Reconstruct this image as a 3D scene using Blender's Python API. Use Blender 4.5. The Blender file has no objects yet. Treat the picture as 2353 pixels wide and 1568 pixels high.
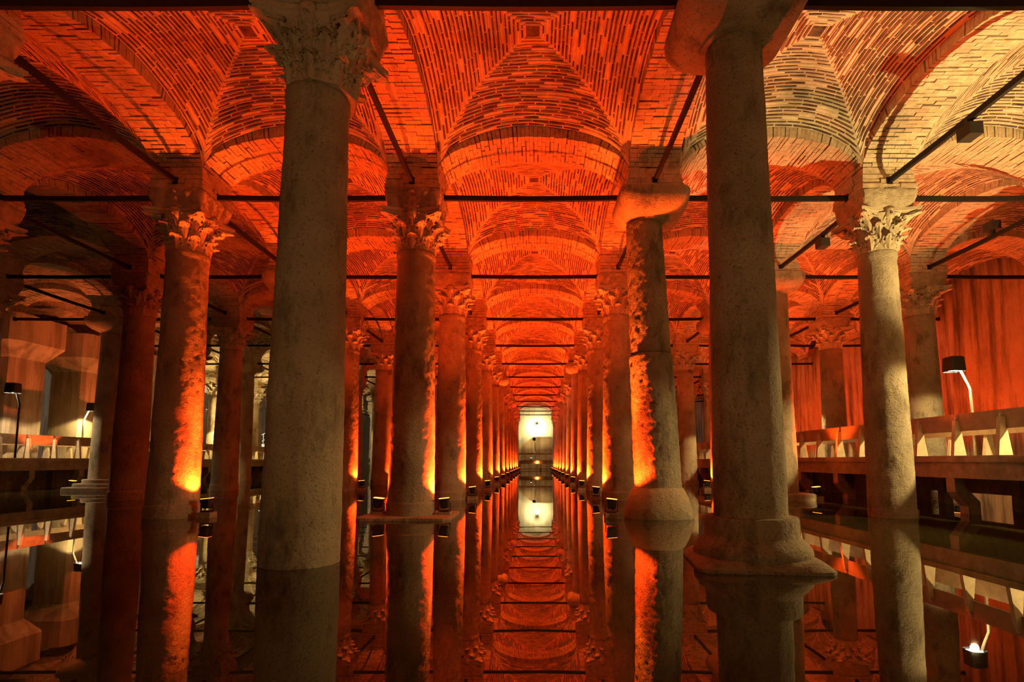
import bpy, bmesh, math, random
import numpy as np
from mathutils import Vector, Matrix, noise

R = math.radians
rng = np.random.default_rng(7)
random.seed(7)
scene = bpy.context.scene
col = scene.collection

# ------------------------------------------------------------------ camera, world, exposure
F_PX, TILT = 1255.0, math.atan(0.096)
CAM_Z = 1.09
cam_data = bpy.data.cameras.new('camera')
cam = bpy.data.objects.new('camera', cam_data)
col.objects.link(cam)
cam.location = (0, 0, CAM_Z)
cam.rotation_euler = (R(90) + TILT, 0, 0)
cam_data.sensor_width = 36
cam_data.sensor_fit = 'HORIZONTAL'
cam_data.lens = F_PX / 2353 * 36
cam_data.shift_x = -(1232 - 1176.5) / 2353
cam_data.shift_y = (939.5 - 784) / 2353
cam_data.clip_start = 0.05
cam_data.clip_end = 400
scene.camera = cam

world = bpy.data.worlds.new('underground_dark')
scene.world = world
world.use_nodes = True
world.node_tree.nodes['Background'].inputs[0].default_value = (0, 0, 0, 1)
world.node_tree.nodes['Background'].inputs[1].default_value = 0

scene.view_settings.view_transform = 'Standard'
scene.view_settings.look = 'None'
scene.view_settings.gamma = 1
scene.view_settings.use_curve_mapping = False
scene.view_settings.exposure = 0.0
scene.cycles.max_bounces = 4
scene.cycles.diffuse_bounces = 2
scene.cycles.glossy_bounces = 2
scene.cycles.light_sampling_threshold = 0.04
scene.cycles.adaptive_threshold = 0.12
scene.cycles.sample_clamp_indirect = 8.0

RED = (1.0, 0.055, 0.0045)       # gel of the column floodlights
AMBER = (1.0, 0.22, 0.03)
CREAM = (1.0, 0.70, 0.25)
WARM = (1.0, 0.72, 0.38)
E_RED = 1800.0                  # watts of one column floodlight

# ------------------------------------------------------------------ plan of the hall (metres)
D = 4.85
XS = [-34.5, -30.0, -25.4, -20.8, -16.2, -11.65, -7.15, -2.46, 2.35, 7.0, 11.26, 15.5]
NROW = 13
def YJ(j): return (1.243 + j) * D
FAR_Y = YJ(13.4)
PIER = 0.5
A = D / 2 - PIER
SPR, RISE = 6.84, 0.73
VSPR, VRISE, DOME = 6.92, 0.86, 0.45
ROD_Z = 6.53

# ------------------------------------------------------------------ helpers
def link(o, parent=None):
    col.objects.link(o)
    if parent is not None:
        o.parent = parent
    return o

def tag(o, label=None, cat=None, group=None, kind=None):
    if label: o['label'] = label
    if cat: o['category'] = cat
    if group: o['group'] = group
    if kind: o['kind'] = kind
    return o

def empty(name, loc=(0, 0, 0), rz=0, parent=None):
    o = bpy.data.objects.new(name, None)
    o.empty_display_size = 0.2
    o.location = loc
    o.rotation_euler = (0, 0, rz)
    return link(o, parent)

class MB:
    """collects geometry of one mesh"""
    def __init__(s):
        s.v, s.f, s.m, s.n = [], [], [], 0
    def add(s, verts, faces, mat=0):
        b = s.n
        s.v.extend([tuple(p) for p in verts]); s.n += len(verts)
        s.f.extend([tuple(i + b for i in f) for f in faces])
        s.m.extend([mat] * len(faces))
    def box(s, lo, hi, mat=0, M=None):
        x0, y0, z0 = lo; x1, y1, z1 = hi
        vs = [(x0,y0,z0),(x1,y0,z0),(x1,y1,z0),(x0,y1,z0),(x0,y0,z1),(x1,y0,z1),(x1,y1,z1),(x0,y1,z1)]
        if M is not None: vs = [M @ Vector(p) for p in vs]
        s.add(vs, BOXF, mat)
    def hexa(s, vs, mat=0):
        s.add(vs, BOXF, mat)
    def lathe(s, prof, n=32, mat=0, cx=0, cy=0, caps=True):
        vs, fs = [], []
        for r, z in prof:
            for k in range(n):
                a = 2 * math.pi * k / n
                vs.append((cx + r * math.cos(a), cy + r * math.sin(a), z))
        for i in range(len(prof) - 1):
            for k in range(n):
                k2 = (k + 1) % n
                fs.append((i*n+k, i*n+k2, (i+1)*n+k2, (i+1)*n+k))
        if caps:
            fs.append(tuple(range(n))[::-1]); fs.append(tuple((len(prof)-1)*n + k for k in range(n)))
        s.add(vs, fs, mat)
    def rings(s, rings, mat=0, caps=True):
        n = len(rings[0]); vs = [p for r in rings for p in r]; fs = []
        for i in range(len(rings) - 1):
            for k in range(n):
                k2 = (k + 1) % n
                fs.append((i*n+k, i*n+k2, (i+1)*n+k2, (i+1)*n+k))
        if caps:
            fs.append(tuple(range(n))[::-1]); fs.append(tuple((len(rings)-1)*n + k for k in range(n)))
        s.add(vs, fs, mat)
    def tube(s, pts, r, n=10, mat=0):
        pts = [Vector(p) for p in pts]; rg = []
        for i, p in enumerate(pts):
            d = (pts[min(i+1, len(pts)-1)] - pts[max(i-1, 0)]).normalized()
            up = Vector((0, 1, 0)) if abs(d.y) < 0.9 else Vector((1, 0, 0))
            u = d.cross(up).normalized(); w = u.cross(d)
            rg.append([p + (u * math.cos(2*math.pi*k/n) + w * math.sin(2*math.pi*k/n)) * r for k in range(n)])
        s.rings(rg, mat)
    def mesh(s, name, mats, smooth=False):
        me = bpy.data.meshes.new(name)
        me.from_pydata(s.v, [], s.f)
        for m in mats: me.materials.append(m)
        if len(mats) > 1: me.polygons.foreach_set('material_index', s.m)
        if smooth: me.polygons.foreach_set('use_smooth', [True] * len(me.polygons))
        bm = bmesh.new(); bm.from_mesh(me); bmesh.ops.recalc_face_normals(bm, faces=bm.faces); bm.to_mesh(me); bm.free()
        me.update()
        return me
    def build(s, name, mats, parent=None, loc=(0,0,0), smooth=False):
        if not isinstance(mats, (list, tuple)): mats = [mats]
        o = bpy.data.objects.new(name, s.mesh(name, mats, smooth))
        o.location = loc
        return link(o, parent)

BOXF = [(0,3,2,1),(4,5,6,7),(0,1,5,4),(1,2,6,5),(2,3,7,6),(3,0,4,7)]

def inst(name, me, parent=None, loc=(0,0,0), rz=0.0, scale=(1,1,1)):
    o = bpy.data.objects.new(name, me)
    o.location = loc; o.rotation_euler = (0, 0, rz); o.scale = scale
    return link(o, parent)

def shade_auto(me, deg=40):
    me.polygons.foreach_set('use_smooth', [True] * len(me.polygons))
    bm = bmesh.new(); bm.from_mesh(me)
    for e in bm.edges:
        if len(e.link_faces) == 2 and e.calc_face_angle(0) > R(deg): e.smooth = False
    bm.to_mesh(me); bm.free()

# ------------------------------------------------------------------ materials
def new_mat(name):
    m = bpy.data.materials.new(name); m.use_nodes = True
    nt = m.node_tree; b = nt.nodes['Principled BSDF']
    return m, nt, b

def nd(nt, t, **kw):
    n = nt.nodes.new(t)
    for k, v in kw.items():
        if k in n.inputs: n.inputs[k].default_value = v
        else: setattr(n, k, v)
    return n

def ramp(nt, fac, stops):
    r = nt.nodes.new('ShaderNodeValToRGB')
    el = r.color_ramp.elements
    while len(el) < len(stops): el.new(0.5)
    for e, (p, c) in zip(el, stops):
        e.position = p; e.color = (c[0], c[1], c[2], 1)
    nt.links.new(fac, r.inputs[0])
    return r.outputs[0]

def mix(nt, fac, a, b, mode='MIX'):
    n = nt.nodes.new('ShaderNodeMix'); n.data_type = 'RGBA'; n.blend_type = mode
    if isinstance(fac, (int, float)): n.inputs[0].default_value = fac
    else: nt.links.new(fac, n.inputs[0])
    for i, x in ((6, a), (7, b)):
        if isinstance(x, tuple): n.inputs[i].default_value = (*x, 1)
        else: nt.links.new(x, n.inputs[i])
    return n.outputs[2]

def world_pos(nt, scale=(1,1,1)):
    g = nt.nodes.new('ShaderNodeNewGeometry')
    mp = nt.nodes.new('ShaderNodeMapping'); mp.inputs['Scale'].default_value = scale
    nt.links.new(g.outputs['Position'], mp.inputs[0])
    return mp.outputs[0]

def noise_n(nt, vec, scale, detail=4, rough=0.6):
    n = nd(nt, 'ShaderNodeTexNoise', Scale=scale, Detail=detail, Roughness=rough)
    nt.links.new(vec, n.inputs['Vector'])
    return n.outputs['Fac']

def bump(nt, b, h, strength, dist, prev=None):
    n = nd(nt, 'ShaderNodeBump', Strength=strength, Distance=dist)
    nt.links.new(h, n.inputs['Height'])
    if prev is not None: nt.links.new(prev, n.inputs['Normal'])
    nt.links.new(n.outputs[0], b.inputs['Normal'])
    return n.outputs[0]

def mat_stone(name, c0, c1, pit=1.0, dark=(0.10,0.08,0.055)):
    m, nt, b = new_mat(name); p = world_pos(nt)
    big = noise_n(nt, p, 1.3, 2, 0.65)
    c = ramp(nt, big, [(0.32, c0), (0.68, c1)])
    blot = noise_n(nt, world_pos(nt, (1, 1, 0.45)), 2.6, 4, 0.7)
    c = mix(nt, ramp(nt, blot, [(0.53, (0,0,0)), (0.70, (0.75,)*3)]), c, dark)
    fine = noise_n(nt, p, 34, 3, 0.75)
    c = mix(nt, ramp(nt, fine, [(0.30, (0.85,)*3), (0.44, (0,0,0))]), c, dark)
    nt.links.new(c, b.inputs['Base Color'])
    b.inputs['Roughness'].default_value = 0.82
    n1 = bump(nt, b, fine, min(1, 0.8 * pit), 0.03 * pit)
    mid = noise_n(nt, p, 12, 1, 0.6)
    bump(nt, b, mid, 0.45, 0.035 * pit, n1)
    return m

def mat_masonry(name, stops, nscale=9, bstr=0.5, bdist=0.012):
    m, nt, b = new_mat(name); p = world_pos(nt)
    n = noise_n(nt, p, nscale, 3, 0.7)
    c = ramp(nt, n, stops)
    big = noise_n(nt, p, 0.7, 2, 0.6)
    c = mix(nt, ramp(nt, big, [(0.52, (0,0,0)), (0.72, (0.55,)*3)]), c, tuple(x * 0.35 for x in stops[0][1]))
    nt.links.new(c, b.inputs['Base Color'])
    b.inputs['Roughness'].default_value = 0.9
    f = noise_n(nt, p, 40, 2, 0.7)
    bump(nt, b, f, bstr, bdist)
    return m

def mat_flat(name, c, rough=0.6, metal=0.0, var=0.25, nscale=12):
    m, nt, b = new_mat(name); p = world_pos(nt)
    n = noise_n(nt, p, nscale, 4, 0.6)
    cc = ramp(nt, n, [(0.3, tuple(x * (1 - var) for x in c)), (0.7, tuple(x * (1 + var) for x in c))])
    nt.links.new(cc, b.inputs['Base Color'])
    b.inputs['Roughness'].default_value = rough; b.inputs['Metallic'].default_value = metal
    bump(nt, b, n, 0.2, 0.01)
    return m

def mat_plaster(name, c0, c1, stain):
    m, nt, b = new_mat(name); p = world_pos(nt)
    big = noise_n(nt, p, 0.9, 6, 0.65)
    c = ramp(nt, big, [(0.3, c0), (0.7, c1)])
    streak = noise_n(nt, world_pos(nt, (1.0, 1.0, 0.10)), 1.9, 6, 0.68)
    c = mix(nt, ramp(nt, streak, [(0.44, (0,0,0)), (0.62, (0.92,)*3)]), c, stain)
    spot = noise_n(nt, p, 14, 4, 0.7)
    c = mix(nt, ramp(nt, spot, [(0.30, (0.6,)*3), (0.42, (0,0,0))]), c, stain)
    nt.links.new(c, b.inputs['Base Color']); b.inputs['Roughness'].default_value = 0.85
    bump(nt, b, noise_n(nt, p, 18, 5, 0.7), 0.5, 0.02)
    return m

def mat_emit(name, c, s):
    m, nt, b = new_mat(name)
    b.inputs['Base Color'].default_value = (*c, 1)
    b.inputs['Emission Color'].default_value = (*c, 1); b.inputs['Emission Strength'].default_value = s
    return m

STONE = [mat_stone('grey_marble', (0.34,0.28,0.20), (0.52,0.44,0.32)),
         mat_stone('tan_marble', (0.40,0.32,0.22), (0.58,0.48,0.34), 1.2),
         mat_stone('rough_granite', (0.30,0.25,0.18), (0.50,0.42,0.30), 1.7, (0.07,0.06,0.045))]
CARVED = mat_stone('carved_marble', (0.46,0.38,0.27), (0.62,0.53,0.39), 0.45, (0.2,0.16,0.11))
MORTAR = mat_masonry('lime_mortar', [(0.3, (0.50,0.40,0.28)), (0.7, (0.74,0.62,0.46))], 6)
BRICK = mat_masonry('old_brick', [(0.32, (0.03,0.018,0.012)), (0.74, (0.20,0.115,0.07))], 4.5)
ARCHBRICK = mat_masonry('arch_brick', [(0.28, (0.40,0.29,0.19)), (0.7, (0.70,0.57,0.41))], 8, 0.6, 0.015)
JOINT = mat_masonry('raked_joint', [(0.3, (0.07,0.05,0.035)), (0.7, (0.20,0.14,0.10))], 8)
IMPOST = mat_masonry('impost_stone', [(0.3, (0.34,0.27,0.19)), (0.7, (0.58,0.48,0.35))], 7, 0.9, 0.03)
IRON = mat_flat('black_iron', (0.012,0.010,0.009), 0.55, 0.3, 0.5)
LAMP_BLACK = mat_flat('lamp_housing_black', (0.02,0.018,0.016), 0.45)
GALV = mat_flat('painted_steel', (0.55,0.52,0.45), 0.4, 0.2)
CONCRETE = mat_masonry('walkway_concrete', [(0.3, (0.26,0.20,0.14)), (0.7, (0.44,0.35,0.25))], 5)
PLANK = mat_flat('rail_wood', (0.36,0.24,0.14), 0.6, 0, 0.2, 6)
POSTM = mat_flat('post_concrete', (0.52,0.42,0.29), 0.75, 0, 0.15, 8)
PLASTER = mat_plaster('stained_plaster', (0.42,0.30,0.20), (0.62,0.48,0.34), (0.10,0.065,0.04))
PIERP = mat_plaster('pier_plaster', (0.50,0.40,0.28), (0.66,0.54,0.40), (0.30,0.22,0.15))
CREAMW = mat_plaster('cream_plaster', (0.62,0.54,0.36), (0.74,0.66,0.46), (0.52,0.44,0.28))
LENS_RED = mat_emit('red_lens', (1.0, 0.16, 0.02), 14)
LENS_WHITE = mat_emit('white_lens', (1.0, 0.9, 0.65), 30)

def mat_water():
    m, nt, b = new_mat('still_water')
    p = world_pos(nt)
    c = ramp(nt, noise_n(nt, p, 0.35, 3, 0.5), [(0.35, (0.030,0.025,0.009)), (0.7, (0.062,0.052,0.019))])
    nt.links.new(c, b.inputs['Base Color'])
    b.inputs['Roughness'].default_value = 0.010
    b.inputs['IOR'].default_value = 1.6
    n = noise_n(nt, world_pos(nt, (1.0, 0.5, 1)), 1.6, 2, 0.5)
    bump(nt, b, n, 0.012, 0.05)
    return m
WATER = mat_water()

# ------------------------------------------------------------------ setting: water, floor, walls
def plane(name, x0, x1, y0, y1, z, mat):
    mb = MB(); mb.add([(x0,y0,z),(x1,y0,z),(x1,y1,z),(x0,y1,z)], [(0,1,2,3)])
    return mb.build(name, mat)
o = plane('water', -34.4, 15.4, -6, FAR_Y - 0.05, 0.0, WATER)
tag(o, 'dark still water mirroring the columns and vaults', 'water', kind='structure')
mb = MB(); mb.box((-35, -6.2, -1.1), (16, FAR_Y + 0.5, -0.7))
tag(mb.build('floor', JOINT), 'dark stone floor under the water', 'floor', kind='structure')
def wall(name, lo, hi, mat, label):
    mb = MB(); mb.box(lo, hi); tag(mb.build(name, mat), label, 'wall', kind='structure')
wall('wall_right', (15.5, -6, -0.7), (16.0, FAR_Y, 9.2), PLASTER, 'tall streaked plaster wall behind the walkway')
wall('wall_left', (-35.0, -6, -0.7), (-34.5, FAR_Y, 9.2), PIERP, 'dim plaster wall on the far left of the hall')
wall('wall_far', (-35.0, FAR_Y, -0.7), (16.0, FAR_Y + 0.5, 9.2), CREAMW, 'brightly lit cream wall closing the central aisle')

# ------------------------------------------------------------------ vaults
def vault_h(a, b):
    aa, bb = np.abs(a), np.abs(b)
    m = np.minimum(aa, bb); M = np.maximum(aa, bb)
    return VSPR + VRISE * np.sqrt(np.maximum(0, 1 - m * m * 0.998)) + DOME * (1 - M ** 2)

def vault_pt(a, b, off, wob):
    """points on the vault, off metres proud (towards the room)"""
    e = 1e-3
    z = vault_h(a, b)
    dza = (vault_h(a + e, b) - vault_h(a - e, b)) / (2 * e) / A
    dzb = (vault_h(a, b + e) - vault_h(a, b - e)) / (2 * e) / A
    nx, ny, nz = dza, dzb, -np.ones_like(dza)
    L = np.sqrt(nx * nx + ny * ny + 1)
    z = z + 0.018 * np.sin(3.1 * a + wob) * np.cos(2.7 * b + wob * 2) + 0.01 * np.sin(7 * a - 5 * b + wob)
    return np.stack([A * a + off * nx / L, A * b + off * ny / L, z + off * nz / L], -1)

NC = 26
def vault_parts(seed):
    g = np.random.default_rng(seed); wob = seed * 1.7
    mort = MB(); bricks = []
    v0 = 0.075
    edges = v0 + (1 - v0) * np.linspace(0, 1, NC + 1)
    pitch = edges[1] - edges[0]
    # keystone square
    for w in range(4):
        c, s = [(1, 0), (0, 1), (-1, 0), (0, -1)][w]
        def P(u, v, off):
            u = np.asarray(u, float); v = np.broadcast_to(np.asarray(v, float), u.shape)
            # web w: v along direction, keep strictly inside the web
            a = c * v - s * u; b = s * v + c * u
            return vault_pt(a, b, np.broadcast_to(off, u.shape), wob)
        for k in range(NC):
            va, vb = edges[k], edges[k + 1]
            nseg = max(2, int(2 * vb * A / 0.19))
            # shell strip
            t = np.linspace(-1, 1, nseg + 1)
            p0 = P(t * va, va, 0.0); p1 = P(t * vb, vb, 0.0)
            n = nseg + 1
            mort.add(np.concatenate([p0, p1]), [(i, i + 1, n + i + 1, n + i) for i in range(nseg)])
            # raised mortar bed on the inner edge of the course
            hw = pitch * (0.29 + 0.06 * g.standard_normal(n).clip(-1, 1))
            vc = va + pitch * 0.06 * g.standard_normal(n)
            inner = np.maximum(vc - hw, 0.02); outer = vc + hw
            pr = 0.017 + 0.006 * g.random(n)
            q0 = P(t * inner, inner, -0.004); q1 = P(t * (inner + .008), inner + .008, pr)
            q2 = P(t * (outer - .008), outer - .008, pr); q3 = P(t * outer, outer, -0.004)
            fs = []
            for i in range(nseg):
                for r_ in range(3):
                    fs.append((r_*n+i, r_*n+i+1, (r_+1)*n+i+1, (r_+1)*n+i))
            mort.add(np.concatenate([q0, q1, q2, q3]), fs)
            # bricks
            u = -va * A + g.uniform(-0.2, 0.02)
            while u < va * A - 0.05:
                ln = g.uniform(0.26, 0.42); gap = g.uniform(0.012, 0.035)
                u0, u1 = max(u, -va * A + 0.015), min(u + ln, va * A - 0.015)
                u += ln + gap
                if u1 - u0 < 0.07 or g.random() < 0.14: continue
                top = g.uniform(0.003, 0.009) if g.random() < .9 else 0.018
                b0 = va + pitch * g.uniform(0.24, 0.36); b1 = va + pitch * g.uniform(0.62, 0.76)
                uu = np.array([u0, u1, u1, u0]) / A; vv = np.array([b0, b0, b1, b1])
                lo = P(uu, vv, -0.02); hi = P(uu, vv, top)
                cen = hi.mean(0)
                bricks.append((cen, np.concatenate([lo, hi]), w, k))
    # crown
    q = np.array([-v0, v0, v0, -v0]); r_ = np.array([-v0, -v0, v0, v0])
    lo = vault_pt(q * .8, r_ * .8, np.full(4, -0.02), wob); hi = vault_pt(q * .8, r_ * .8, np.full(4, 0.004), wob)
    bricks.append((hi.mean(0), np.concatenate([lo, hi]), 4, 0))
    base = vault_pt(q, r_, np.zeros(4), wob)
    mort.add(base, [(0, 1, 2, 3)])
    return mort, bricks

def bricks_mesh(name, bl, mat):
    mb = MB()
    for _, vs, *_r in bl: mb.hexa(vs)
    return mb.mesh(name, [mat])

VAULTS = []
for sd in (1, 2, 3):
    m_, b_ = vault_parts(sd)
    VAULTS.append((m_.mesh('vault', [MORTAR]), bricks_mesh('brickwork', b_, BRICK), b_))

# arches: run along local x, centred at the origin, width +-PIER in y
def arch_parts(seed):
    g = np.random.default_rng(seed)
    core, bricks = MB(), []
    n = 2000
    th = np.linspace(math.pi, 0, n)
    x = A * np.cos(th); z = SPR + RISE * np.sin(th)
    L = np.concatenate([[0], np.cumsum(np.hypot(np.diff(x), np.diff(z)))])
    tot = L[-1]; ncr = 52; pit = tot / ncr
    def pt(l, off):
        tt = np.interp(l, L, th)
        px, pz = A * math.cos(tt), SPR + RISE * math.sin(tt)
        nx, nz = RISE * math.cos(tt), A * math.sin(tt)
        d = math.hypot(nx, nz); nx /= d; nz /= d
        return px + nx * off, pz + nz * off
    for k in range(ncr):
        l0, l1 = k * pit, (k + 1) * pit
        (xa, za), (xb, zb) = pt(l0, 0.022), pt(l1, 0.022)
        (xc, zc), (xd, zd) = pt(l0, 0.26), pt(l1, 0.26)
        w = PIER - 0.02
        core.hexa([(xa,-w,za),(xb,-w,zb),(xb,w,zb),(xa,w,za),(xc,-w,zc),(xd,-w,zd),(xd,w,zd),(xc,w,zc)])
        y = -PIER + g.uniform(-0.004, 0.012)
        first = 0.33 if k % 2 else 0.18
        lens = [first]
        while sum(lens) < 2 * PIER - 0.2: lens.append(g.uniform(0.29, 0.36))
        lens.append(2 * PIER - sum(lens))
        if lens[-1] < 0.10: last = lens.pop(); lens[-1] += last
        for ln in lens:
            if ln < 0.06: y += ln; continue
            g0 = g.uniform(0.001, 0.006) if g.random() < .68 else g.uniform(0.012, 0.028)
            g1 = g.uniform(0.001, 0.005)
            y0, y1 = y + 0.004, y + ln - 0.005
            pr = g.uniform(-0.009, 0.009)
            if g.random() < 0.04: pr = 0.018
            (xa, za), (xb, zb) = pt(l0 + g0, pr), pt(l1 - g1, pr + g.uniform(-.004, .004))
            (xc, zc), (xd, zd) = pt(l0 + g0, 0.24), pt(l1 - g1, 0.24)
            vs = np.array([(xa,y0,za),(xb,y0,zb),(xb,y1,zb),(xa,y1,za),(xc,y0,zc),(xd,y0,zd),(xd,y1,zd),(xc,y1,zc)])
            bricks.append((vs[:4].mean(0), vs, k, len(lens)))
            y += ln
    return core, bricks

ARCHES = []
for sd in (11, 12, 13):
    c_, b_ = arch_parts(sd)
    ARCHES.append((c_.mesh('arch', [JOINT]), bricks_mesh('brickwork', b_, ARCHBRICK), b_))

ceiling = tag(empty('ceiling'), 'brick ceiling of shallow domed vaults carried on arches', 'ceiling', kind='structure')

def brick_objects(parent, bl, mat):
    for cen, vs, *_r in bl:
        mb = MB(); mb.hexa(vs - cen)
        ob = mb.build('brick', mat, parent, loc=cen)

def place(kind_list, name, idx, loc, rz, sc, pick=None, mat=BRICK):
    core, bw, bl = kind_list[idx]
    o = inst(name, core, ceiling, loc, rz, sc)
    if pick is None:
        tag(inst('brickwork', bw, o), kind='stuff')
    else:
        chosen, rest = pick(bl)
        brick_objects(o, chosen, mat)
        tag(inst('brickwork', bricks_mesh('brickwork', rest, mat), o), kind='stuff')
    return o

def pick_vault(bl):
    # far web first, then the side webs nearest the viewer's line of sight
    key = lambda b: (b[2] != 4, b[2] != 1, -b[0][1] if b[2] in (0, 2) else b[0][1], 0)
    far = [b for b in bl if b[2] in (1, 4)]
    side = sorted([b for b in bl if b[2] in (0, 2)], key=lambda b: -b[0][1])[:300 - len(far)]
    ids = set(id(b) for b in far + side)
    return far + side, [b for b in bl if id(b) not in ids]
def pick_arch_n(k0, k1):
    def f(bl):
        ch = [b for b in bl if k0 <= b[2] < k1][:100]
        ids = set(id(b) for b in ch)
        return ch, [b for b in bl if id(b) not in ids]
    return f

LC = XS.index(-2.46)
for i in range(len(XS) - 1):
    x0, x1 = XS[i], XS[i + 1]; cx = (x0 + x1) / 2; sx = (x1 - x0 - 2 * PIER) / (2 * A)
    for j in range(-1, NROW):
        y0 = YJ(j); y1 = YJ(j + 1) if j < NROW - 1 else YJ(j) + D
        if i < 3 and (j < 2): continue
        near = (i == LC and j == 0)
        idx = 0 if near else (i * 5 + j * 3) % 3
        rz = 0 if near else (((i + j) % 2) * math.pi)
        place(VAULTS, 'vault', idx, (cx, (y0 + y1) / 2, 0), rz, (sx, 1, 1), pick_vault if near else None, BRICK)
        # transverse arch at row j+1 ... spans x
        if j >= 0:
            na = (i == LC and j == 1)
            place(ARCHES, 'arch', (i + j) % 3, (cx, YJ(j), 0), 0, (sx, 1, 1), pick_arch_n(9, 43) if na else None, ARCHBRICK)
        # longitudinal arch on column line i+1 (and the first)
        if i + 1 < len(XS) - 1:
            na = (i + 1 in (LC, LC + 1) and j == 0)
            place(ARCHES, 'arch', (i + 2 * j) % 3, (x1, (y0 + y1) / 2, 0), math.pi / 2, (1, 1, 1),
                  pick_arch_n(18, 52) if na else None, ARCHBRICK)

# ------------------------------------------------------------------ column pieces
SHAFT_TOP_C, SHAFT_TOP_P = 5.30, 5.93

def shaft_mesh(seed, h, r0=0.455, r1=0.375, n=64, nz=150, amp=0.007, collar=True):
    mb = MB(); rg = []
    zb = -0.7
    for i in range(nz + 1):
        z = zb + (h - zb) * i / nz
        t = max(0, z / h)
        r = r0 + (r1 - r0) * (t ** 1.15)
        if collar:
            d = h - z
            if d < 0.10: r += 0.018
            elif d < 0.16: r += 0.018 * (0.16 - d) / 0.06
        ring = []
        for k in range(n):
            a = 2 * math.pi * k / n
            c, s = math.cos(a), math.sin(a)
            q = Vector((c * 1.2, s * 1.2, z * 1.0 + seed * 13.7))
            dd = amp * (noise.noise(q * 5) + 0.9 * noise.noise(q * 13)) + amp * 1.2 * noise.noise(q * 1.3)
            if amp > 0.003:
                pitn = noise.noise(q * 9 + Vector((5, 1, 2)))
                if pitn > 0.34: dd -= 0.035 * (pitn - 0.34)
            ring.append(((r + dd) * c, (r + dd) * s, z))
        rg.append(ring)
    mb.rings(rg)
    return mb

SHAFTS_C = [shaft_mesh(s, SHAFT_TOP_C).mesh('shaft', [STONE[s % 3]], True) for s in range(3)]
SHAFTS_P = [shaft_mesh(s + 5, SHAFT_TOP_P, collar=False).mesh('shaft', [STONE[(s + 1) % 3]], True) for s in range(2)]
SHAFT_FAR_C = shaft_mesh(20, SHAFT_TOP_C, n=28, nz=24, amp=0.003).mesh('shaft', [STONE[1]], True)
SHAFT_FAR_P = shaft_mesh(21, SHAFT_TOP_P, n=28, nz=24, amp=0.003, collar=False).mesh('shaft', [STONE[0]], True)

def sq_ring(h, z, e, n=48):
    """superellipse ring: e=2 circle ... large = square"""
    out = []
    for k in range(n):
        a = 2 * math.pi * (k + 0.5) / n
        c, s = math.cos(a), math.sin(a)
        r = h / (abs(c) ** e + abs(s) ** e) ** (1 / e)
        out.append((r * c, r * s, z))
    return out

def bell_r(z):
    t = max(0.0, min(1.0, z / 0.70))
    return 0.368 + 0.025 * t + 0.12 * t ** 3

# carved capital body (local z=0 at the shaft top)
def capital_body():
    mb = MB()
    mb.lathe([(bell_r(z), z) for z in np.linspace(0, 0.70, 12)], 40)
    rg = []
    for (sc, z) in ((0.86, 0.67), (0.93, 0.69), (0.95, 0.73), (1.0, 0.74), (1.0, 0.80)):
        ring = []
        n = 64
        for k in range(n):
            u = (k % 16) / 16 * 2 - 1; side = k // 16
            q = 0.60 * sc; x = u * q; y = -(q - 0.13 * sc * (1 - u * u))
            if abs(u) > 0.9: y = -(q - 0.13 * sc * (1 - 0.81))
            for _ in range(side): x, y = -y, x
            ring.append((x, y, z))
        rg.append(ring)
    mb.rings(rg)
    return mb

def leaf_mesh(z0, h, w0, out0, tip, name, ns=34, nt_=26, rfun=bell_r, lobes=4.0, diag=0.0):
    vs, fs = [], []
    for i in range(ns + 1):
        s = i / ns
        curl = max(0, s - 0.58) / 0.42
        z = z0 + h * (s - 0.30 * curl ** 2.2 * (1 if tip > 0.08 else .4))
        ro = rfun(z0 + h * s) + out0 + 0.035 * s + tip * curl ** 1.8 + diag * s ** 2
        w = w0 * (0.72 + 0.42 * math.sin(math.pi * min(1, s * 1.05))) * (1 - 0.55 * s ** 5)
        lob = 1 - 0.34 * abs(math.sin(lobes * math.pi * s)) ** 1.5 if s > 0.12 else 1
        for k in range(nt_ + 1):
            t = k / nt_ * 2 - 1
            ed = min(1, max(0, (abs(t) - 0.45) / 0.55)); ww = w * (1 - (1 - lob) * ed * ed)
            x = ww * t
            at = abs(t)
            rib = 0.024 * math.exp(-(t / 0.11) ** 2) + 0.009 * math.cos(at * 15 - s * 6.0) * min(1, at * 4) * (0.4 + 0.6 * min(1, s * 3)) - 0.045 * t * t
            rr = ro + rib
            ang = x / max(0.3, rr)
            vs.append((rr * math.sin(ang), -rr * math.cos(ang), z))
    HOLES = ((0.30, 0.48, 0.055, 0.15), (0.57, 0.40, 0.065, 0.13), (0.44, 0.80, 0.05, 0.10), (0.79, 0.34, 0.04, 0.10), (0.13, 0.62, 0.035, 0.13), (0.68, 0.74, 0.035, 0.09))
    hole = lambda s, t: any(((s - a) / c) ** 2 + ((abs(t) - b) / d) ** 2 < 1 for a, b, c, d in HOLES)
    for i in range(ns):
        for k in range(nt_):
            s = (i + .5) / ns; t = (k + .5) / nt_ * 2 - 1
            if hole(s, t): continue
            a = i * (nt_ + 1) + k
            fs.append((a, a + 1, a + nt_ + 2, a + nt_ + 1))
    me = bpy.data.meshes.new(name); me.from_pydata(vs, [], fs); me.update()
    ob = bpy.data.objects.new('tmp', me); col.objects.link(ob)
    md = ob.modifiers.new('s', 'SOLIDIFY'); md.thickness = 0.03; md.offset = -1
    dg = bpy.context.evaluated_depsgraph_get()
    out = bpy.data.meshes.new_from_object(ob.evaluated_get(dg)); out.name = name
    bpy.data.objects.remove(ob)
    out.materials.clear(); out.materials.append(CARVED)
    shade_auto(out, 50)
    return out

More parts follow.
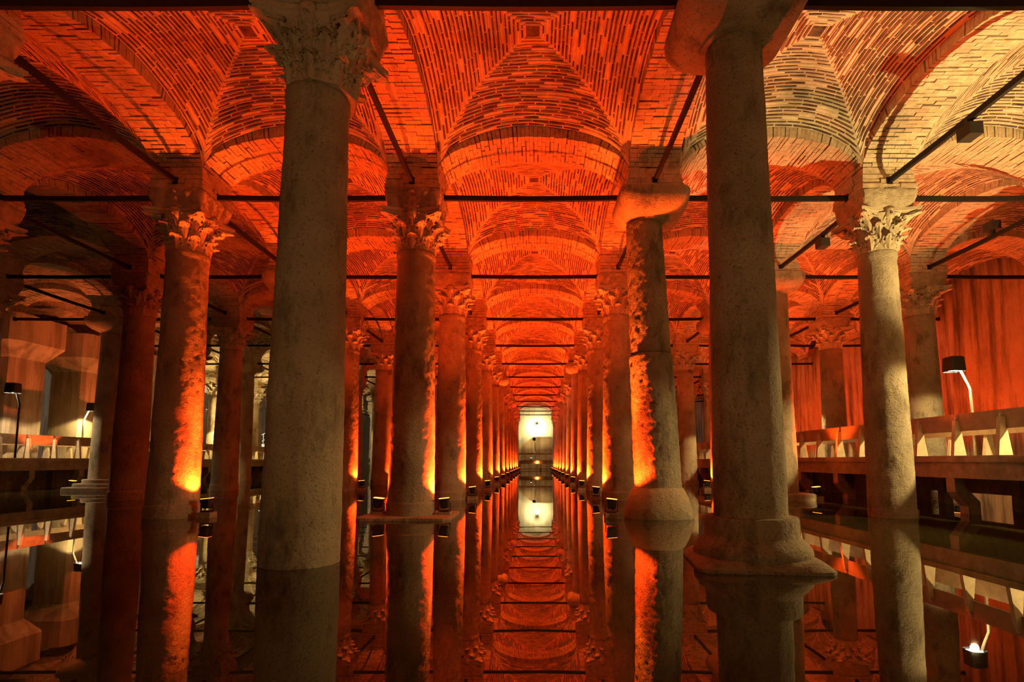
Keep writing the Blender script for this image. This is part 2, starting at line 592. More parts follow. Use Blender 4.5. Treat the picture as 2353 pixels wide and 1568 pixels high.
LEAF_LOW = leaf_mesh(0.0, 0.34, 0.165, 0.014, 0.085, 'leaf')
LEAF_UP = leaf_mesh(0.22, 0.34, 0.175, 0.012, 0.11, 'leaf')
LEAF_CORNER = leaf_mesh(0.40, 0.30, 0.20, 0.01, 0.05, 'corner_leaf', diag=0.21)
LEAF_HIGH = leaf_mesh(0.44, 0.24, 0.15, 0.006, 0.02, 'leaf')
mb = MB()
mb.rings([sq_ring(r, z, 3, 12) for r, z in ((0.05, -0.16), (0.09, -0.10), (0.10, 0.02), (0.085, 0.07))])
BOSS = mb.mesh('boss', [CARVED], True)
CAPBODY = capital_body().mesh('capital', [CARVED]); shade_auto(CAPBODY, 35)

def joined_capital():
    bm = bmesh.new()
    def addm(me, M):
        t = me.copy(); t.transform(M); bm.from_mesh(t); bpy.data.meshes.remove(t)
    addm(CAPBODY, Matrix())
    for k in range(8):
        addm(LEAF_LOW, Matrix.Rotation(k * math.pi / 4, 4, 'Z'))
        addm(LEAF_UP, Matrix.Rotation((k + .5) * math.pi / 4, 4, 'Z'))
    for k in range(4):
        addm(LEAF_CORNER, Matrix.Rotation((k + .5) * math.pi / 2, 4, 'Z'))
        addm(LEAF_HIGH, Matrix.Rotation(k * math.pi / 2, 4, 'Z'))
        addm(BOSS, Matrix.Rotation(k * math.pi / 2, 4, 'Z') @ Matrix.Translation((0, -0.45, 0.73)))
    me = bpy.data.meshes.new('capital'); bm.to_mesh(me); bm.free()
    me.materials.clear(); me.materials.append(CARVED)
    return me
CAPFAR = joined_capital()

def plain_capital():
    mb = MB(); rg = []
    rg.append(sq_ring(0.365, -0.01, 2)); rg.append(sq_ring(0.40, 0.0, 2)); rg.append(sq_ring(0.405, 0.035, 2))
    for t in np.linspace(0, 1, 9):
        r = 0.41 + 0.285 * math.sin(t * math.pi / 2) ** 0.9
        rg.append(sq_ring(r, 0.04 + 0.33 * (1 - math.cos(t * math.pi / 2)) ** 0.85, 2 + 7 * t ** 1.6))
    rg.append(sq_ring(0.70, 0.50, 10)); rg.append(sq_ring(0.685, 0.54, 10))
    mb.rings(rg)
    me = mb.mesh('capital', [STONE[1]]); shade_auto(me, 45)
    return me
CAPPLAIN = plain_capital()

def impost_mesh(seed, z0, z1, b, t):
    mb = MB(); rg = []
    for i in range(19):
        s = i / 18; z = z0 + (z1 - z0) * s
        h = b + (t - b) * (math.sin(s * math.pi * 0.5))
        if s > 0.9: h -= 0.015
        ring = []
        for p in sq_ring(h, z, 9, 112):
            q = Vector((p[0] * 4, p[1] * 4, z * 4 + seed * 9))
            f = 1 + 0.04 * noise.noise(q) + 0.03 * noise.noise(q * 2.6) + 0.018 * noise.noise(q * 6.5)
            ring.append((p[0] * f, p[1] * f, z + (0.015 * noise.noise(q * 1.7) if 0 < i < 18 else 0)))
        rg.append(ring)
    mb.rings(rg)
    me = mb.mesh('impost', [IMPOST]); shade_auto(me, 35)
    return me
IMPOSTS = [impost_mesh(s, 6.095, 6.48, 0.50, 0.57) for s in range(3)]

def course_bricks(seed, z0, nck, half0, step):
    """courses of flat bricks round the pier under the arches"""
    g = np.random.default_rng(seed); mb = MB(); out = []
    zt = SPR + 0.03
    ch = (zt - z0) / nck
    mb.box((-PIER + .02, -PIER + .02, z0 - 0.01), (PIER - .02, PIER - .02, 7.9))
    for k in range(nck):
        h = half0 - step * k
        for side in range(4):
            x = -h
            while x < h - 0.02:
                ln = min(g.uniform(0.28, 0.40), h - x)
                if h - x - ln < 0.1: ln = h - x
                d = g.uniform(-0.012, 0.012)
                M = Matrix.Rotation(side * math.pi / 2, 4, 'Z')
                vs = [(x + .004, -h + d, z0 + k*ch + .007), (x + ln - .004, -h + d, z0 + k*ch + .007),
                      (x + ln - .004, -h + .2, z0 + k*ch + .007), (x + .004, -h + .2, z0 + k*ch + .007)]
                vs = vs + [(p[0], p[1], z0 + (k+1)*ch - .008) for p in vs]
                out.append([M @ Vector(p) for p in vs])
                x += ln
    core = mb.mesh('pier', [JOINT])
    b = MB()
    for vs in out: b.hexa(vs)
    return core, b.mesh('brickwork', [ARCHBRICK]), out
PIERS_C = course_bricks(31, 6.47, 4, 0.545, 0.014)
PIERS_P = course_bricks(32, 6.47, 4, 0.575, 0.022)

def rot_x(o, a, axis='Y'):
    o.rotation_euler = (0, a, 0) if axis == 'Y' else (a, 0, 0)

ORD = ['first','second','third','fourth','fifth','sixth','seventh','eighth','ninth','tenth','eleventh','twelfth','thirteenth','fourteenth']
LINE = {-2.46: 'left side of the central aisle', 2.35: 'right side of the central aisle',
        -7.15: 'second line left of the central aisle', -11.65: 'third line left of the central aisle',
        -16.2: 'fourth line left of the central aisle', -20.8: 'fifth line left of the central aisle',
        -25.4: 'sixth line left of the central aisle', -30.0: 'seventh line left of the central aisle',
        7.0: 'second line right of the central aisle', 11.26: 'outermost line beside the streaked wall'}

PLAIN = {(2.35,0), (2.35,1), (-7.15,2), (7.0,2), (-16.2,3), (7.0,3), (2.35,5), (-2.46,6), (7.0,5), (-11.65,5), (2.35,8), (-2.46,9), (-16.2,5), (-7.15,6)}
SPECIAL_LABEL = {
    (-2.46,0): 'massive front stone column with deeply carved leafy capital, rising straight from the water',
    (2.35,0): 'massive front stone column with plain cushion capital and square moulded foot',
    (2.35,1): 'leaning two-drum stone column on a bulging rounded foot, plain capital',
    (-2.46,1): 'stone column with leafy capital standing on a thin square slab at water level',
    (-7.15,1): 'tall stone column with battered leafy capital and one brightly lit orange edge',
    (7.0,1): 'stone column with leafy capital, pale yellow light on its rough lower half',
    (-7.15,0): 'column with leafy capital at the left edge of the picture, mostly cut off',
    (7.0,0): 'column with leafy capital at the right edge of the picture, mostly cut off',
    (11.26,2): 'stone column with leafy capital behind the walkway, beside the bright hooded lamp',
    (-16.2,3): 'stone column with plain flared capital on a stepped square foot',
    (7.0,2): 'stone column with plain capital on a low square block, hidden behind the front column',
}

def make_column(x, j):
    y = YJ(j); plain = (x, j) in PLAIN
    px = {(-2.46,0): -2.55, (2.35,0): 2.33}.get((x, j), x)
    near = j <= 2 or (j == 3 and abs(x) < 13)
    t = empty('stone_column', (px, y, 0))
    lab = SPECIAL_LABEL.get((x, j))
    if lab is None:
        lab = 'stone column with %s capital, %s back in the %s' % ('plain' if plain else 'leafy', ORD[j], LINE[x])
        if x in (-2.46, 2.35): lab = 'stone column with %s capital, %s back along the %s' % ('plain' if plain else 'leafy', ORD[j], LINE[x])
    tag(t, lab, 'column', 'columns of the flooded hall')
    h = (j * 7 + int(abs(x) * 3)) % 7
    # shaft
    if (x, j) == (2.35, 1):
        lo = Vector((0.06, 0, 0.5)); hi = Vector((-0.13, 0, SHAFT_TOP_P))
        midp = lo.lerp(hi, 0.50)
        def drum(name, pa, pb, ra, rb, seed, n=72, nz=90, cut=None):
            mb = MB(); rg = []
            for i in range(nz + 1):
                s = i / nz; c = pa.lerp(pb, s); r = ra + (rb - ra) * s
                if i == 0 or i == nz: r -= 0.015
                ring = []
                for k in range(n):
                    a = 2 * math.pi * k / n
                    q = Vector((math.cos(a) * 1.2, math.sin(a) * 1.2, c.z + seed))
                    dd = 0.012 * (noise.noise(q * 5) + noise.noise(q * 13)) + 0.012 * noise.noise(q * 1.5)
                    pn = noise.noise(q * 8)
                    if pn > 0.3: dd -= 0.06 * (pn - 0.3)
                    ring.append((c.x + (r + dd) * math.cos(a), c.y + (r + dd) * math.sin(a), c.z))
                rg.append(ring)
            mb.rings(rg)
            return mb.build(name, STONE[2], t, smooth=True)
        drum('lower_drum', lo, midp - Vector((0, 0, 0.006)), 0.46, 0.425, 3)
        drum('upper_drum', midp + Vector((0, 0, 0.006)), hi, 0.40, 0.365, 8)
        mb = MB(); rg = []
        for r, z, e in ((0.46, 0.58, 2), (0.50, 0.55, 2), (0.57, 0.40, 2.2), (0.645, 0.16, 2.5), (0.655, 0.04, 2.6), (0.62, -0.1, 2.6), (0.5, -0.7, 2)):
            rg.append([(p[0] + 0.05, p[1], p[2]) for p in sq_ring(r, z, e, 48)])
        mb.rings(rg[::-1]); b = mb.build('foot', STONE[1], t); shade_auto(b.data, 40)
    else:
        if near:
            me = SHAFTS_P[h % 2] if plain else SHAFTS_C[h % 3]
        else:
            me = SHAFT_FAR_P if plain else SHAFT_FAR_C
        sc = {(-2.46,0): 0.91, (2.35,0): 0.84, (7.0,1): 0.92}.get((x, j), 1.0)
        s = inst('shaft', me, t, rz=h * 0.9, scale=(sc, sc, 1))
    # foot
    if (x, j) == (2.35, 0):
        mb = MB()
        mb.lathe([(0.38, 0.50), (0.47, 0.497), (0.485, 0.47), (0.485, 0.31), (0.495, 0.285), (0.55, 0.235), (0.60, 0.17), (0.61, 0.12), (0.59, 0.08), (0.59, 0.0)][::-1], 64)
        b = mb.build('foot_moulding', STONE[1], t); shade_auto(b.data, 40)
        mb = MB()
        mb.rings([sq_ring(0.58, 0.10, 6, 64), sq_ring(0.62, 0.065, 9, 64), sq_ring(0.655, 0.03, 12, 64), sq_ring(0.655, -0.7, 12, 64)][::-1])
        b = mb.build('plinth', STONE[1], t); b.rotation_euler = (0, 0, R(-7)); shade_auto(b.data, 40)
    elif (x, j) == (-16.2, 3):
        for k, (hh, z0, z1, e) in enumerate(((0.90, -0.7, 0.14, 12), (0.74, 0.14, 0.27, 4), (0.60, 0.27, 0.42, 2.2))):
            mb = MB(); mb.rings([sq_ring(hh, z0, e), sq_ring(hh, z1 - 0.02, e), sq_ring(hh - 0.025, z1, e)])
            mb.build('foot_step', STONE[0], t)
    elif (x, j) == (7.0, 2):
        mb = MB(); mb.rings([sq_ring(0.70, -0.7, 12), sq_ring(0.70, 0.16, 12), sq_ring(0.66, 0.19, 12)])
        mb.build('plinth', STONE[0], t)
    elif (x, j) == (-2.46, 1):
        mb = MB(); mb.lathe([(0.475, -0.7), (0.475, 0.27), (0.46, 0.30), (0.45, 0.31)], 64)
        mb.build('foot_ring', STONE[0], t, smooth=False)
    elif (x, j) != (-2.46, 0) and (x, j) != (7.0, 1):
        mb = MB(); mb.lathe([(0.485, -0.7), (0.485, 0.20), (0.475, 0.24), (0.44, 0.26)], 40 if near else 20)
        mb.build('foot_ring', STONE[h % 3], t, smooth=False)
    # capital and masonry above
    ax = x - px
    if plain:
        cz = inst('capital', CAPPLAIN, t, (ax, 0, SHAFT_TOP_P), rz=0)
        core, bw, _ = PIERS_P
    else:
        if near:
            cz = inst('capital', CAPBODY, t, (ax * .5, 0, SHAFT_TOP_C - 0.005))
            for k in range(8):
                inst('leaf', LEAF_LOW, cz, rz=k * math.pi / 4)
                inst('leaf', LEAF_UP, cz, rz=(k + .5) * math.pi / 4)
            for k in range(4):
                inst('corner_leaf', LEAF_CORNER, cz, rz=(k + .5) * math.pi / 2)
                a = k * math.pi / 2
                inst('leaf', LEAF_HIGH, cz, rz=a)
                inst('boss', BOSS, cz, (0.45 * math.sin(a), -0.45 * math.cos(a), 0.73), rz=a)
        else:
            cz = inst('capital', CAPFAR, t, (0, 0, SHAFT_TOP_C - 0.005))
        inst('impost', IMPOSTS[h % 3], t, (ax, 0, 0))
        core, bw, _ = PIERS_C
    p = inst('pier', core, t, (ax, 0, 0))
    tag(inst('brickwork', bw, p), kind='stuff')
    return t

PIER_SPOTS = {(-20.8, 3): (-21.2, 1.2), (-20.8, 4): (-21.4, 0.0), (-20.8, 5): (-22.0, 0.0)}
COLS = []
for x in XS[1:-1]:
    for j in range(NROW):
        if x <= -20 and j < 3: continue
        if x == -30.0 and (j < 5 or j > 9): continue
        if (x, j) in PIER_SPOTS: continue
        COLS.append((x, j)); make_column(x, j)

# plaster-clad square piers on the left
for n_, ((x, j), (px, dy)) in enumerate(PIER_SPOTS.items()):
    t = empty('clad_pier', (px, YJ(j) + dy, 0))
    tag(t, ['broad plaster-clad square pier with flared top at the left edge, behind the railing',
            'plaster-clad square pier with flared top beside the stepped-foot column',
            'dim plaster-clad square pier further back behind the left walkway'][n_], 'pier', 'plaster-clad piers')
    mb = MB(); mb.rings([sq_ring(0.80, -0.7, 16, 32), sq_ring(0.80, 5.15, 16, 32)])
    b = mb.build('shaft', PIERP, t); shade_auto(b.data, 30)
    mb = MB(); mb.rings([sq_ring(0.80, 5.15, 16, 32), sq_ring(1.25, 5.75, 16, 32), sq_ring(1.25, 6.83, 16, 32)])
    b = mb.build('flared_top', PIERP, t); shade_auto(b.data, 30)

# ------------------------------------------------------------------ iron tie rods
AISLE = {}
def aisle_name(i):
    k = i - LC
    if k == 0: return 'the central aisle'
    if k < 0: return 'the %s aisle left of centre' % ORD[-k - 1]
    return 'the %s aisle right of centre' % ORD[k - 1]
def rod(p0, p1, label, hh=0.05, hw=0.032):
    p0, p1 = Vector(p0), Vector(p1); d = p1 - p0; L = d.length
    t = empty('tie_rod', p0, math.atan2(d.y, d.x)); tag(t, label, 'tie rod', 'iron tie rods')
    mb = MB(); n = 6; rg = []
    for k in range(n + 1):
        s = k / n; z = -0.02 * math.sin(math.pi * s)
        rg.append([(L*s, -hw, z - hh), (L*s, hw, z - hh), (L*s, hw, z + hh), (L*s, -hw, z + hh)])
    mb.rings(rg)
    mb.build('bar', IRON, t)
    for s in (0.0, 1.0):
        mb = MB(); mb.box((L*s - 0.03, -hw - 0.02, -hh - 0.02), (L*s + 0.03, hw + 0.02, hh + 0.02))
        mb.build('end_collar', IRON, t)
EDGE = 0.53
for i in range(3, len(XS) - 1):
    for j in range(NROW):
        rod((XS[i] + (0.75 if (XS[i], j) in PIER_SPOTS else EDGE), YJ(j), ROD_Z), (XS[i+1] - EDGE if i + 1 < len(XS) - 1 else XS[i+1], YJ(j), ROD_Z),
            'iron tie rod spanning %s at the %s row of columns' % (aisle_name(i), ORD[j]))
for i in range(4, len(XS) - 1):
    for j in range(NROW - 1):
        if XS[i] < -13 and j > 7: continue
        rod((XS[i], YJ(j) + EDGE, ROD_Z + 0.09), (XS[i], YJ(j+1) - EDGE, ROD_Z + 0.09),
            'iron tie rod between %s and %s columns, %s' % (ORD[j], ORD[j+1], LINE[XS[i]]))

# ------------------------------------------------------------------ column floodlights
def spot(name, parent, loc, target, energy, color, size=110, blend=0.6, rad=0.05):
    l = bpy.data.lights.new(name, 'SPOT'); l.energy = energy; l.color = color
    l.spot_size = R(size); l.spot_blend = blend; l.shadow_soft_size = rad
    o = bpy.data.objects.new(name, l); o.location = loc
    o.rotation_euler = (Vector(target) - Vector(loc)).to_track_quat('-Z', 'Y').to_euler()
    return link(o, parent)
def point(name, parent, loc, energy, color, rad=0.08):
    l = bpy.data.lights.new(name, 'POINT'); l.energy = energy; l.color = color; l.shadow_soft_size = rad
    o = bpy.data.objects.new(name, l); o.location = loc
    return link(o, parent)

def fl_meshes():
    m1 = MB(); m1.box((-0.09, -0.07, 0.0), (0.09, 0.07, 0.03)); a = m1.mesh('base_block', [LAMP_BLACK])
    m2 = MB()
    for s in (-1, 1): m2.box((s*0.115 - 0.006, -0.02, 0.02), (s*0.115 + 0.006, 0.02, 0.17))
    m2.box((-0.115, -0.02, 0.015), (0.115, 0.02, 0.03)); b = m2.mesh('bracket', [LAMP_BLACK])
    m3 = MB(); m3.rings([sq_ring(0.055, -0.09, 6, 24), sq_ring(0.075, -0.07, 6, 24), sq_ring(0.10, 0.09, 6, 24), sq_ring(0.11, 0.10, 6, 24)])
    c = m3.mesh('housing', [LAMP_BLACK])
    m4 = MB(); m4.rings([sq_ring(0.095, 0.0, 6, 24), sq_ring(0.095, 0.006, 6, 24)])
    d = m4.mesh('lens', [LENS_RED])
    return a, b, c, d
FL = fl_meshes()
SIDE = {1: 'right', -1: 'left'}
def floodlight(x, j, side, energy=E_RED, color=RED, dy=-0.10, z=0.10, off=0.66, size=116, slab=True, aimx=-1.0, core=0):
    X = x + side * off; Y = YJ(j) + dy
    t = empty('floodlight', (X, Y, z), 0)
    tag(t, 'black floodlight %s of the %s column, %s' % (SIDE[side], ORD[j], LINE[x]), 'floodlight', 'floodlights at the column feet')
    inst('base_block', FL[0], t)
    inst('bracket', FL[1], t)
    hsg = inst('housing', FL[2], t, (0, 0, 0.16)); hsg.rotation_euler = (0, R(-6 * side), 0)
    lens = inst('lens', FL[3], hsg, (0, 0, 0.101))
    spot('floodlight_beam', t, (-side * 0.04, 0, 0.275), (side * aimx, 0.10, 5.5), energy, color, size, 0.4, 0.06)
    if core and j <= 6: spot('floodlight_core', t, (-side * 0.04, 0, 0.275), (-side * (off - 0.36), 0.05, 4.6), energy * core, (1.0, 0.13, 0.011), 26, 1.0, 0.06)
    if slab:
        mb = MB(); mb.box((-0.13, -0.13, -z - 0.4), (0.13, 0.13, 0.0))
        mb.build('footing', STONE[0], t)
    return t

for j in range(1, 12):
    floodlight(-2.46, j, 1, dy=-0.02 if j == 1 else -0.08, core=1.3)
    floodlight(2.35, j, -1, dy=-0.22 if j == 1 else -0.08, off=0.90 if j == 1 else 0.66, core=2.2 if j == 1 else 1.3)
for j in range(1, 9):
    floodlight(-7.15, j, 1, dy=-0.10, off=0.74 if j == 1 else 0.66, energy=E_RED * (0.8 if j < 3 else 0.55), core=1.5)
floodlight(-2.46, 1, -1, energy=E_RED * 0.7, dy=0.05)
for j in (2, 3, 5, 7): floodlight(7.0, j, -1, energy=E_RED * 0.6, off=0.95 if j == 2 else 0.66)
for j in (2, 3, 4, 5, 6, 8): floodlight(11.26, j, 1, energy=E_RED * 0.75, color=(1.0, 0.075, 0.008), size=120, aimx=1.5)
for j in (1, 2, 3, 5): floodlight(7.0, j, 1, energy=E_RED * (0.45 if j == 1 else 1.0), color=(1.0, 0.09, 0.009), dy=0.5 if j == 1 else -0.1, size=80, aimx=-0.2, off=0.95 if j == 2 else 0.66)
for j in (2, 3): floodlight(11.26, j, -1, energy=E_RED * 0.5, color=(1.0, 0.09, 0.009), size=70, dy=0.55, aimx=0.4, off=0.40)
for j in (3, 4): floodlight(-16.2, j, -1, energy=E_RED * 0.75, color=(1.0, 0.15, 0.03), size=70, aimx=1.8, off=1.05 if j == 3 else 0.72)  # added floodlights, put in to light the clad piers orange

# thin square slab at the foot of the second left column
mb = MB(); rg = []
for z, h in ((-0.10, 0.80), (0.012, 0.80), (0.022, 0.785)):
    rg.append([(p[0] * 1.08, p[1], z + 0.006 * math.sin(7 * p[0])) for p in sq_ring(h, z, 14, 48)])
mb.rings(rg)
o = mb.build('foot_slab', STONE[1], None, (-2.46, YJ(1), 0.03))
tag(o, 'thin square stone slab at water level carrying two floodlights', 'slab')

# ------------------------------------------------------------------ walkways
def walkway(name, x_front, x_back, y0, y1, label, dirx, z_deck=1.2, post_step=1.1, off=0.0):
    """runs along y; x_front faces the aisle, dirx = +1 if the back is at larger x"""
    t = empty(name, (x_front, y0, 0)); tag(t, label, 'walkway')
    W = x_back - x_front
    L = y1 - y0
    def bx(nm, xa, xb, ya, yb, za, zb, mat):
        mb = MB(); mb.box((min(xa, xb), ya, za), (max(xa, xb), yb, zb)); return mb.build(nm, mat, t)
    bx('deck', 0, W, 0, L, z_deck - 0.10, z_deck, CONCRETE)
    bx('deck_lip', -0.05 * dirx, 0.10 * dirx, 0, L, z_deck - 0.13, z_deck - 0.02, CONCRETE)
    for xo in (0.12 * dirx, W - 0.12 * dirx):
        bx('beam', xo - 0.1, xo + 0.1, 0, L, z_deck - 0.46, z_deck - 0.10, CONCRETE)
    # railing boards
    for xo in (0.17 * dirx, W - 0.17 * dirx):
        bx('rail_board', xo - 0.025, xo + 0.025, 0, L, z_deck + 0.50, z_deck + 0.86, PLANK)
    n = int(L / post_step)
    pm = MB()
    # tapered plate post, broad at the deck
    pm.hexa([(-0.02,-0.045,0),(0.24,-0.045,0),(0.24,0.045,0),(-0.02,0.045,0),
             (0.06,-0.045,0.72),(0.14,-0.045,0.72),(0.14,0.045,0.72),(0.06,0.045,0.72)])
    pme = pm.mesh('rail_post', [POSTM])
    pin = MB(); pin.box((-0.01, -0.012, 0.0), (0.012, 0.012, 0.06)); pin.box((-0.01, -0.05, 0.055), (0.012, 0.012, 0.07))
    pinm = pin.mesh('bent_pin', [GALV])
    for k in range(n + 1):
        y = off + k * post_step
        if y > L: break
        p = inst('rail_post', pme, t, (0.0, y, z_deck), scale=(dirx, 1, 1))
        inst('bent_pin', pinm, p, (0.09, 0, 0.715))
        inst('rail_post', pme, t, (W, y + 0.35, z_deck), scale=(-dirx, 1, 1))
    # bracketed supports
    sm = MB()
    sm.add([(0.05,-0.12,0.74),(0.27,-0.12,0.74),(0.27,-0.12,0.55),(0.55,-0.12,0.25),(0.55,-0.12,-0.7),(0.30,-0.12,-0.7),(0.30,-0.12,0.15),(0.05,-0.12,0.45),
            (0.05,0.12,0.74),(0.27,0.12,0.74),(0.27,0.12,0.55),(0.55,0.12,0.25),(0.55,0.12,-0.7),(0.30,0.12,-0.7),(0.30,0.12,0.15),(0.05,0.12,0.45)],
           [(7,6,3,2,1,0),(6,5,4,3),(8,9,10,11,14,15),(11,12,13,14)] + [(i, (i+1) % 8, (i+1) % 8 + 8, i + 8) for i in range(8)])
    sme = sm.mesh('support', [CONCRETE])
    k = 0
    y = off + 0.2
    while y < L:
        inst('support', sme, t, (0, y, z_deck - 1.2), scale=(dirx, 1, 1))
        bx('back_post', W - 0.30 * dirx, W - 0.08 * dirx, y + 0.3, y + 0.52, -0.7, z_deck - 0.46, CONCRETE)
        y += post_step * 2
    y = 0
    while y < L:
        yb = min(L, y + 2.2)
        gap = (3.4 < y + 1 < 5.6) or (6.5 < y + 1 < 9.5)
        bx('skirt_board', W - 0.06 * dirx, W - 0.02 * dirx, y + 0.01, yb - 0.01, 0.32 if gap else -0.3, z_deck - 0.46, CONCRETE)
        y = yb
    return t

walkway('walkway', 8.6, 10.65, 6.0, 64.0, 'concrete walkway with board railing beside the streaked red wall', 1, off=0.9)
walkway('walkway', -18.55, -20.35, 13.0, 56.0, 'concrete walkway with board railing behind the stepped-foot column', -1, off=0.5)

# far cross walkway
t = empty('walkway', (0, 66.0, 0)); tag(t, 'distant walkway crossing the end of the central aisle', 'walkway')
def part_box(nm, lo, hi, mat, par=t):
    mb = MB(); mb.box(lo, hi); return mb.build(nm, mat, par)
part_box('deck', (-8, -0.6, 1.05), (8, 0.9, 1.2), CONCRETE)
part_box('beam', (-8, -0.5, 0.75), (8, -0.3, 1.05), CONCRETE)
part_box('rail_board', (-8, -0.52, 1.85), (8, -0.46, 2.05), PLANK)
part_box('low_beam', (-8, -0.55, 0.12), (8, -0.45, 0.2), CONCRETE)
for k in range(-6, 7):
    part_box('rail_post', (k * 1.25 - 0.05, -0.56, 1.2), (k * 1.25 + 0.05, -0.46, 2.0), POSTM)
    if k % 2 == 0: part_box('support', (k * 1.25 + 0.4, -0.55, -0.7), (k * 1.25 + 0.65, -0.3, 0.76), CONCRETE)

# stair along the far wall
t = empty('staircase', (0, FAR_Y - 1.2, 0)); tag(t, 'sloping stair parapet against the bright cream end wall', 'stairs')
mb = MB()
pr = [(-2.1, -0.7), (-2.1, 2.9), (-0.4, 4.1), (2.6, 4.1), (2.6, -0.7)]
mb.add([(x, 0, z) for x, z in pr] + [(x, 0.9, z) for x, z in pr], [(0,1,2,3,4), (9,8,7,6,5)] + [(i, (i+1) % 5, (i+1) % 5 + 5, i + 5) for i in range(5)])
mb.build('parapet', PIERP, t)
part_box('coping', (-0.4, -0.06, 4.08), (2.6, 0.95, 4.18), CREAMW, t)
mb = MB()
for k in range(7):
    mb.box((-2.1 + k*0.24, -0.05, 2.9 + k*0.17), (-2.1 + (k+1)*0.26, 0.9, 3.0 + k*0.17))
mb.build('sloping_coping', CREAMW, t)
part_box('end_post', (-2.35, -0.1, 1.2), (-1.95, 1.0, 3.1), CREAMW, t)

# entrance stair far on the left
t = empty('staircase', (-29.0, 53.0, 0)); tag(t, 'distant brightly lit stair with rails, seen beside the front leafy column', 'stairs')
for k in range(12):
    part_box('step', (k * 0.30, 0, -0.7 if k == 0 else 0.6 + 0.17 * k), (k * 0.30 + 0.32, 2.0, 1.2 + 0.17 * (k + 1)), POSTM, t)
for yy in (0.0, 1.95):
    mb = MB(); mb.tube([(0.1, yy, 2.3), (3.6, yy, 4.3)], 0.03); mb.build('handrail', GALV, t)
    for k in (0, 4, 8, 11): mb = MB(); mb.tube([(0.15 + k*0.3, yy, 1.3 + 0.17*k), (0.15 + k*0.3, yy, 2.33 + 0.17*k)], 0.025); mb.build('baluster', GALV, t)

# ------------------------------------------------------------------ lamps on posts
def lamp_post(loc, top, reach, label, energy, color=WARM, mat=None, head=0.19, power_size=150):
    """post at loc (deck level), lamp head offset by reach in x"""
    t = empty('lamp_post', loc); tag(t, label, 'lamp', 'hooded lamps on posts')
    h = top
    mb = MB(); mb.tube([(0, 0, 0), (0, 0, h - 0.42), (reach * 0.12, 0, h - 0.30), (reach * 0.55, 0, h + 0.02), (reach * 0.75, 0, h + 0.04)], 0.032)
    mb.build('pole', mat or GALV, t, smooth=True)
    mb = MB(); mb.rings([sq_ring(head, 0.0, 5, 24), sq_ring(head * 1.02, 0.04, 5, 24), sq_ring(head * 0.94, 0.34, 5, 24), sq_ring(head * 0.8, 0.36, 5, 24)], caps=False)
    mb.add([(p[0], p[1], p[2]) for p in sq_ring(head * 0.8, 0.36, 5, 24)], [tuple(range(24))])
    mb.add([(p[0] * .9, p[1] * .9, 0.06) for p in sq_ring(head, 0.06, 5, 24)], [tuple(range(24))])
    hd = mb.build('hood', LAMP_BLACK, t, (reach, 0, h))
    mb = MB(); mb.rings([sq_ring(head * 0.8, 0.0, 4, 24), sq_ring(head * 0.8, 0.012, 4, 24)])
    mb.build('lens', LENS_WHITE, hd, (0, 0, 0.035))
    spot('lamp_beam', t, (reach, 0, h - 0.03), (reach, 0, h - 3), energy, color, power_size, 0.12, 0.08)
    return t

lamp_post((10.5, 13.1, 1.2), 2.05, -0.36, 'hooded lamp on a pale bent post beside the streaked red wall, glowing brightly', 320, CREAM, power_size=172)
lamp_post((10.4, 8.3, 1.2), 2.1, -0.36, 'hooded lamp just outside the picture, on the near end of the red-wall walkway', 1500, CREAM, power_size=174)
lamp_post((10.45, 31.0, 1.2), 2.2, -0.36, 'hooded lamp on post further along the walkway by the red wall', 700, CREAM)
lamp_post((10.45, 22.5, 1.2), 2.2, -0.36, 'hooded lamp on post hidden by the front column, middle of red-wall walkway', 800, CREAM)
lamp_post((-18.35, 19.3, 1.2), 2.3, -0.28, 'hooded lamp on a black post in front of the left railing', 500, WARM, IRON)
lamp_post((-20.1, 24.2, 1.2), 2.1, 0.36, 'hooded lamp on a glowing bent post between the two clad piers', 500, CREAM)
lamp_post((-20.1, 28.8, 1.2), 2.1, 0.36, 'hooded lamp on post showing just beside the orange-edged column', 500, CREAM)
lamp_post((-20.1, 34.0, 1.2), 2.1, 0.36, 'hooded lamp on post seen between two dark columns, far down left walkway', 500, CREAM)
lamp_post((-0.15, 66.2, 1.2), 2.35, -0.1, 'small hooded lamp on post in front of the bright end wall', 150, CREAM, IRON)

# ------------------------------------------------------------------ floodlights clamped to the tie rods
def rod_light(loc, label, aim, energy, color, up=True, size=130):
    t = empty('rod_floodlight', loc); tag(t, label, 'floodlight', 'floodlights clamped to tie rods')
    s = 1 if up else -1
    mb = MB(); mb.box((-0.05, -0.03, -0.02 if up else -0.10), (0.05, 0.03, 0.10 if up else 0.02)); mb.build('clamp', LAMP_BLACK, t)
    mb = MB(); mb.box((-0.11, -0.14, 0.0), (0.11, 0.14, 0.20)); h = mb.build('housing', LAMP_BLACK, t, (0, 0, 0.10 if up else -0.29))
    mb = MB(); mb.box((-0.012, -0.12, 0.02), (0.0, 0.12, 0.18)); mb.build('glass', LAMP_BLACK, h, (0.12, 0, 0))
    if energy:
        spot('rod_beam', t, (0.0, 0, 0.36 if up else -0.34), aim, energy, color, size, 0.6, 0.06)
    return t
rod_light((7.0, 8.35, ROD_Z + 0.04), 'black floodlight hanging under the near tie rod in the yellow-lit vault', (0, 0, 0), 0, CREAM, up=False)
rod_light((7.0, 12.9, ROD_Z + 0.04), 'black floodlight under the tie rod left of the pale-lit column', (0, 0, 0), 0, CREAM, up=False)
rod_light((11.26, 13.0, ROD_Z + 0.14), 'black floodlight standing on the tie rod before the streaked wall', (0, 0, 0), 0, CREAM, up=True)
rod_light((-16.2, 27.9, ROD_Z + 0.04), 'small black floodlight under a far tie rod beyond the orange-edged column', (0, 0, 0), 0, CREAM, up=False)

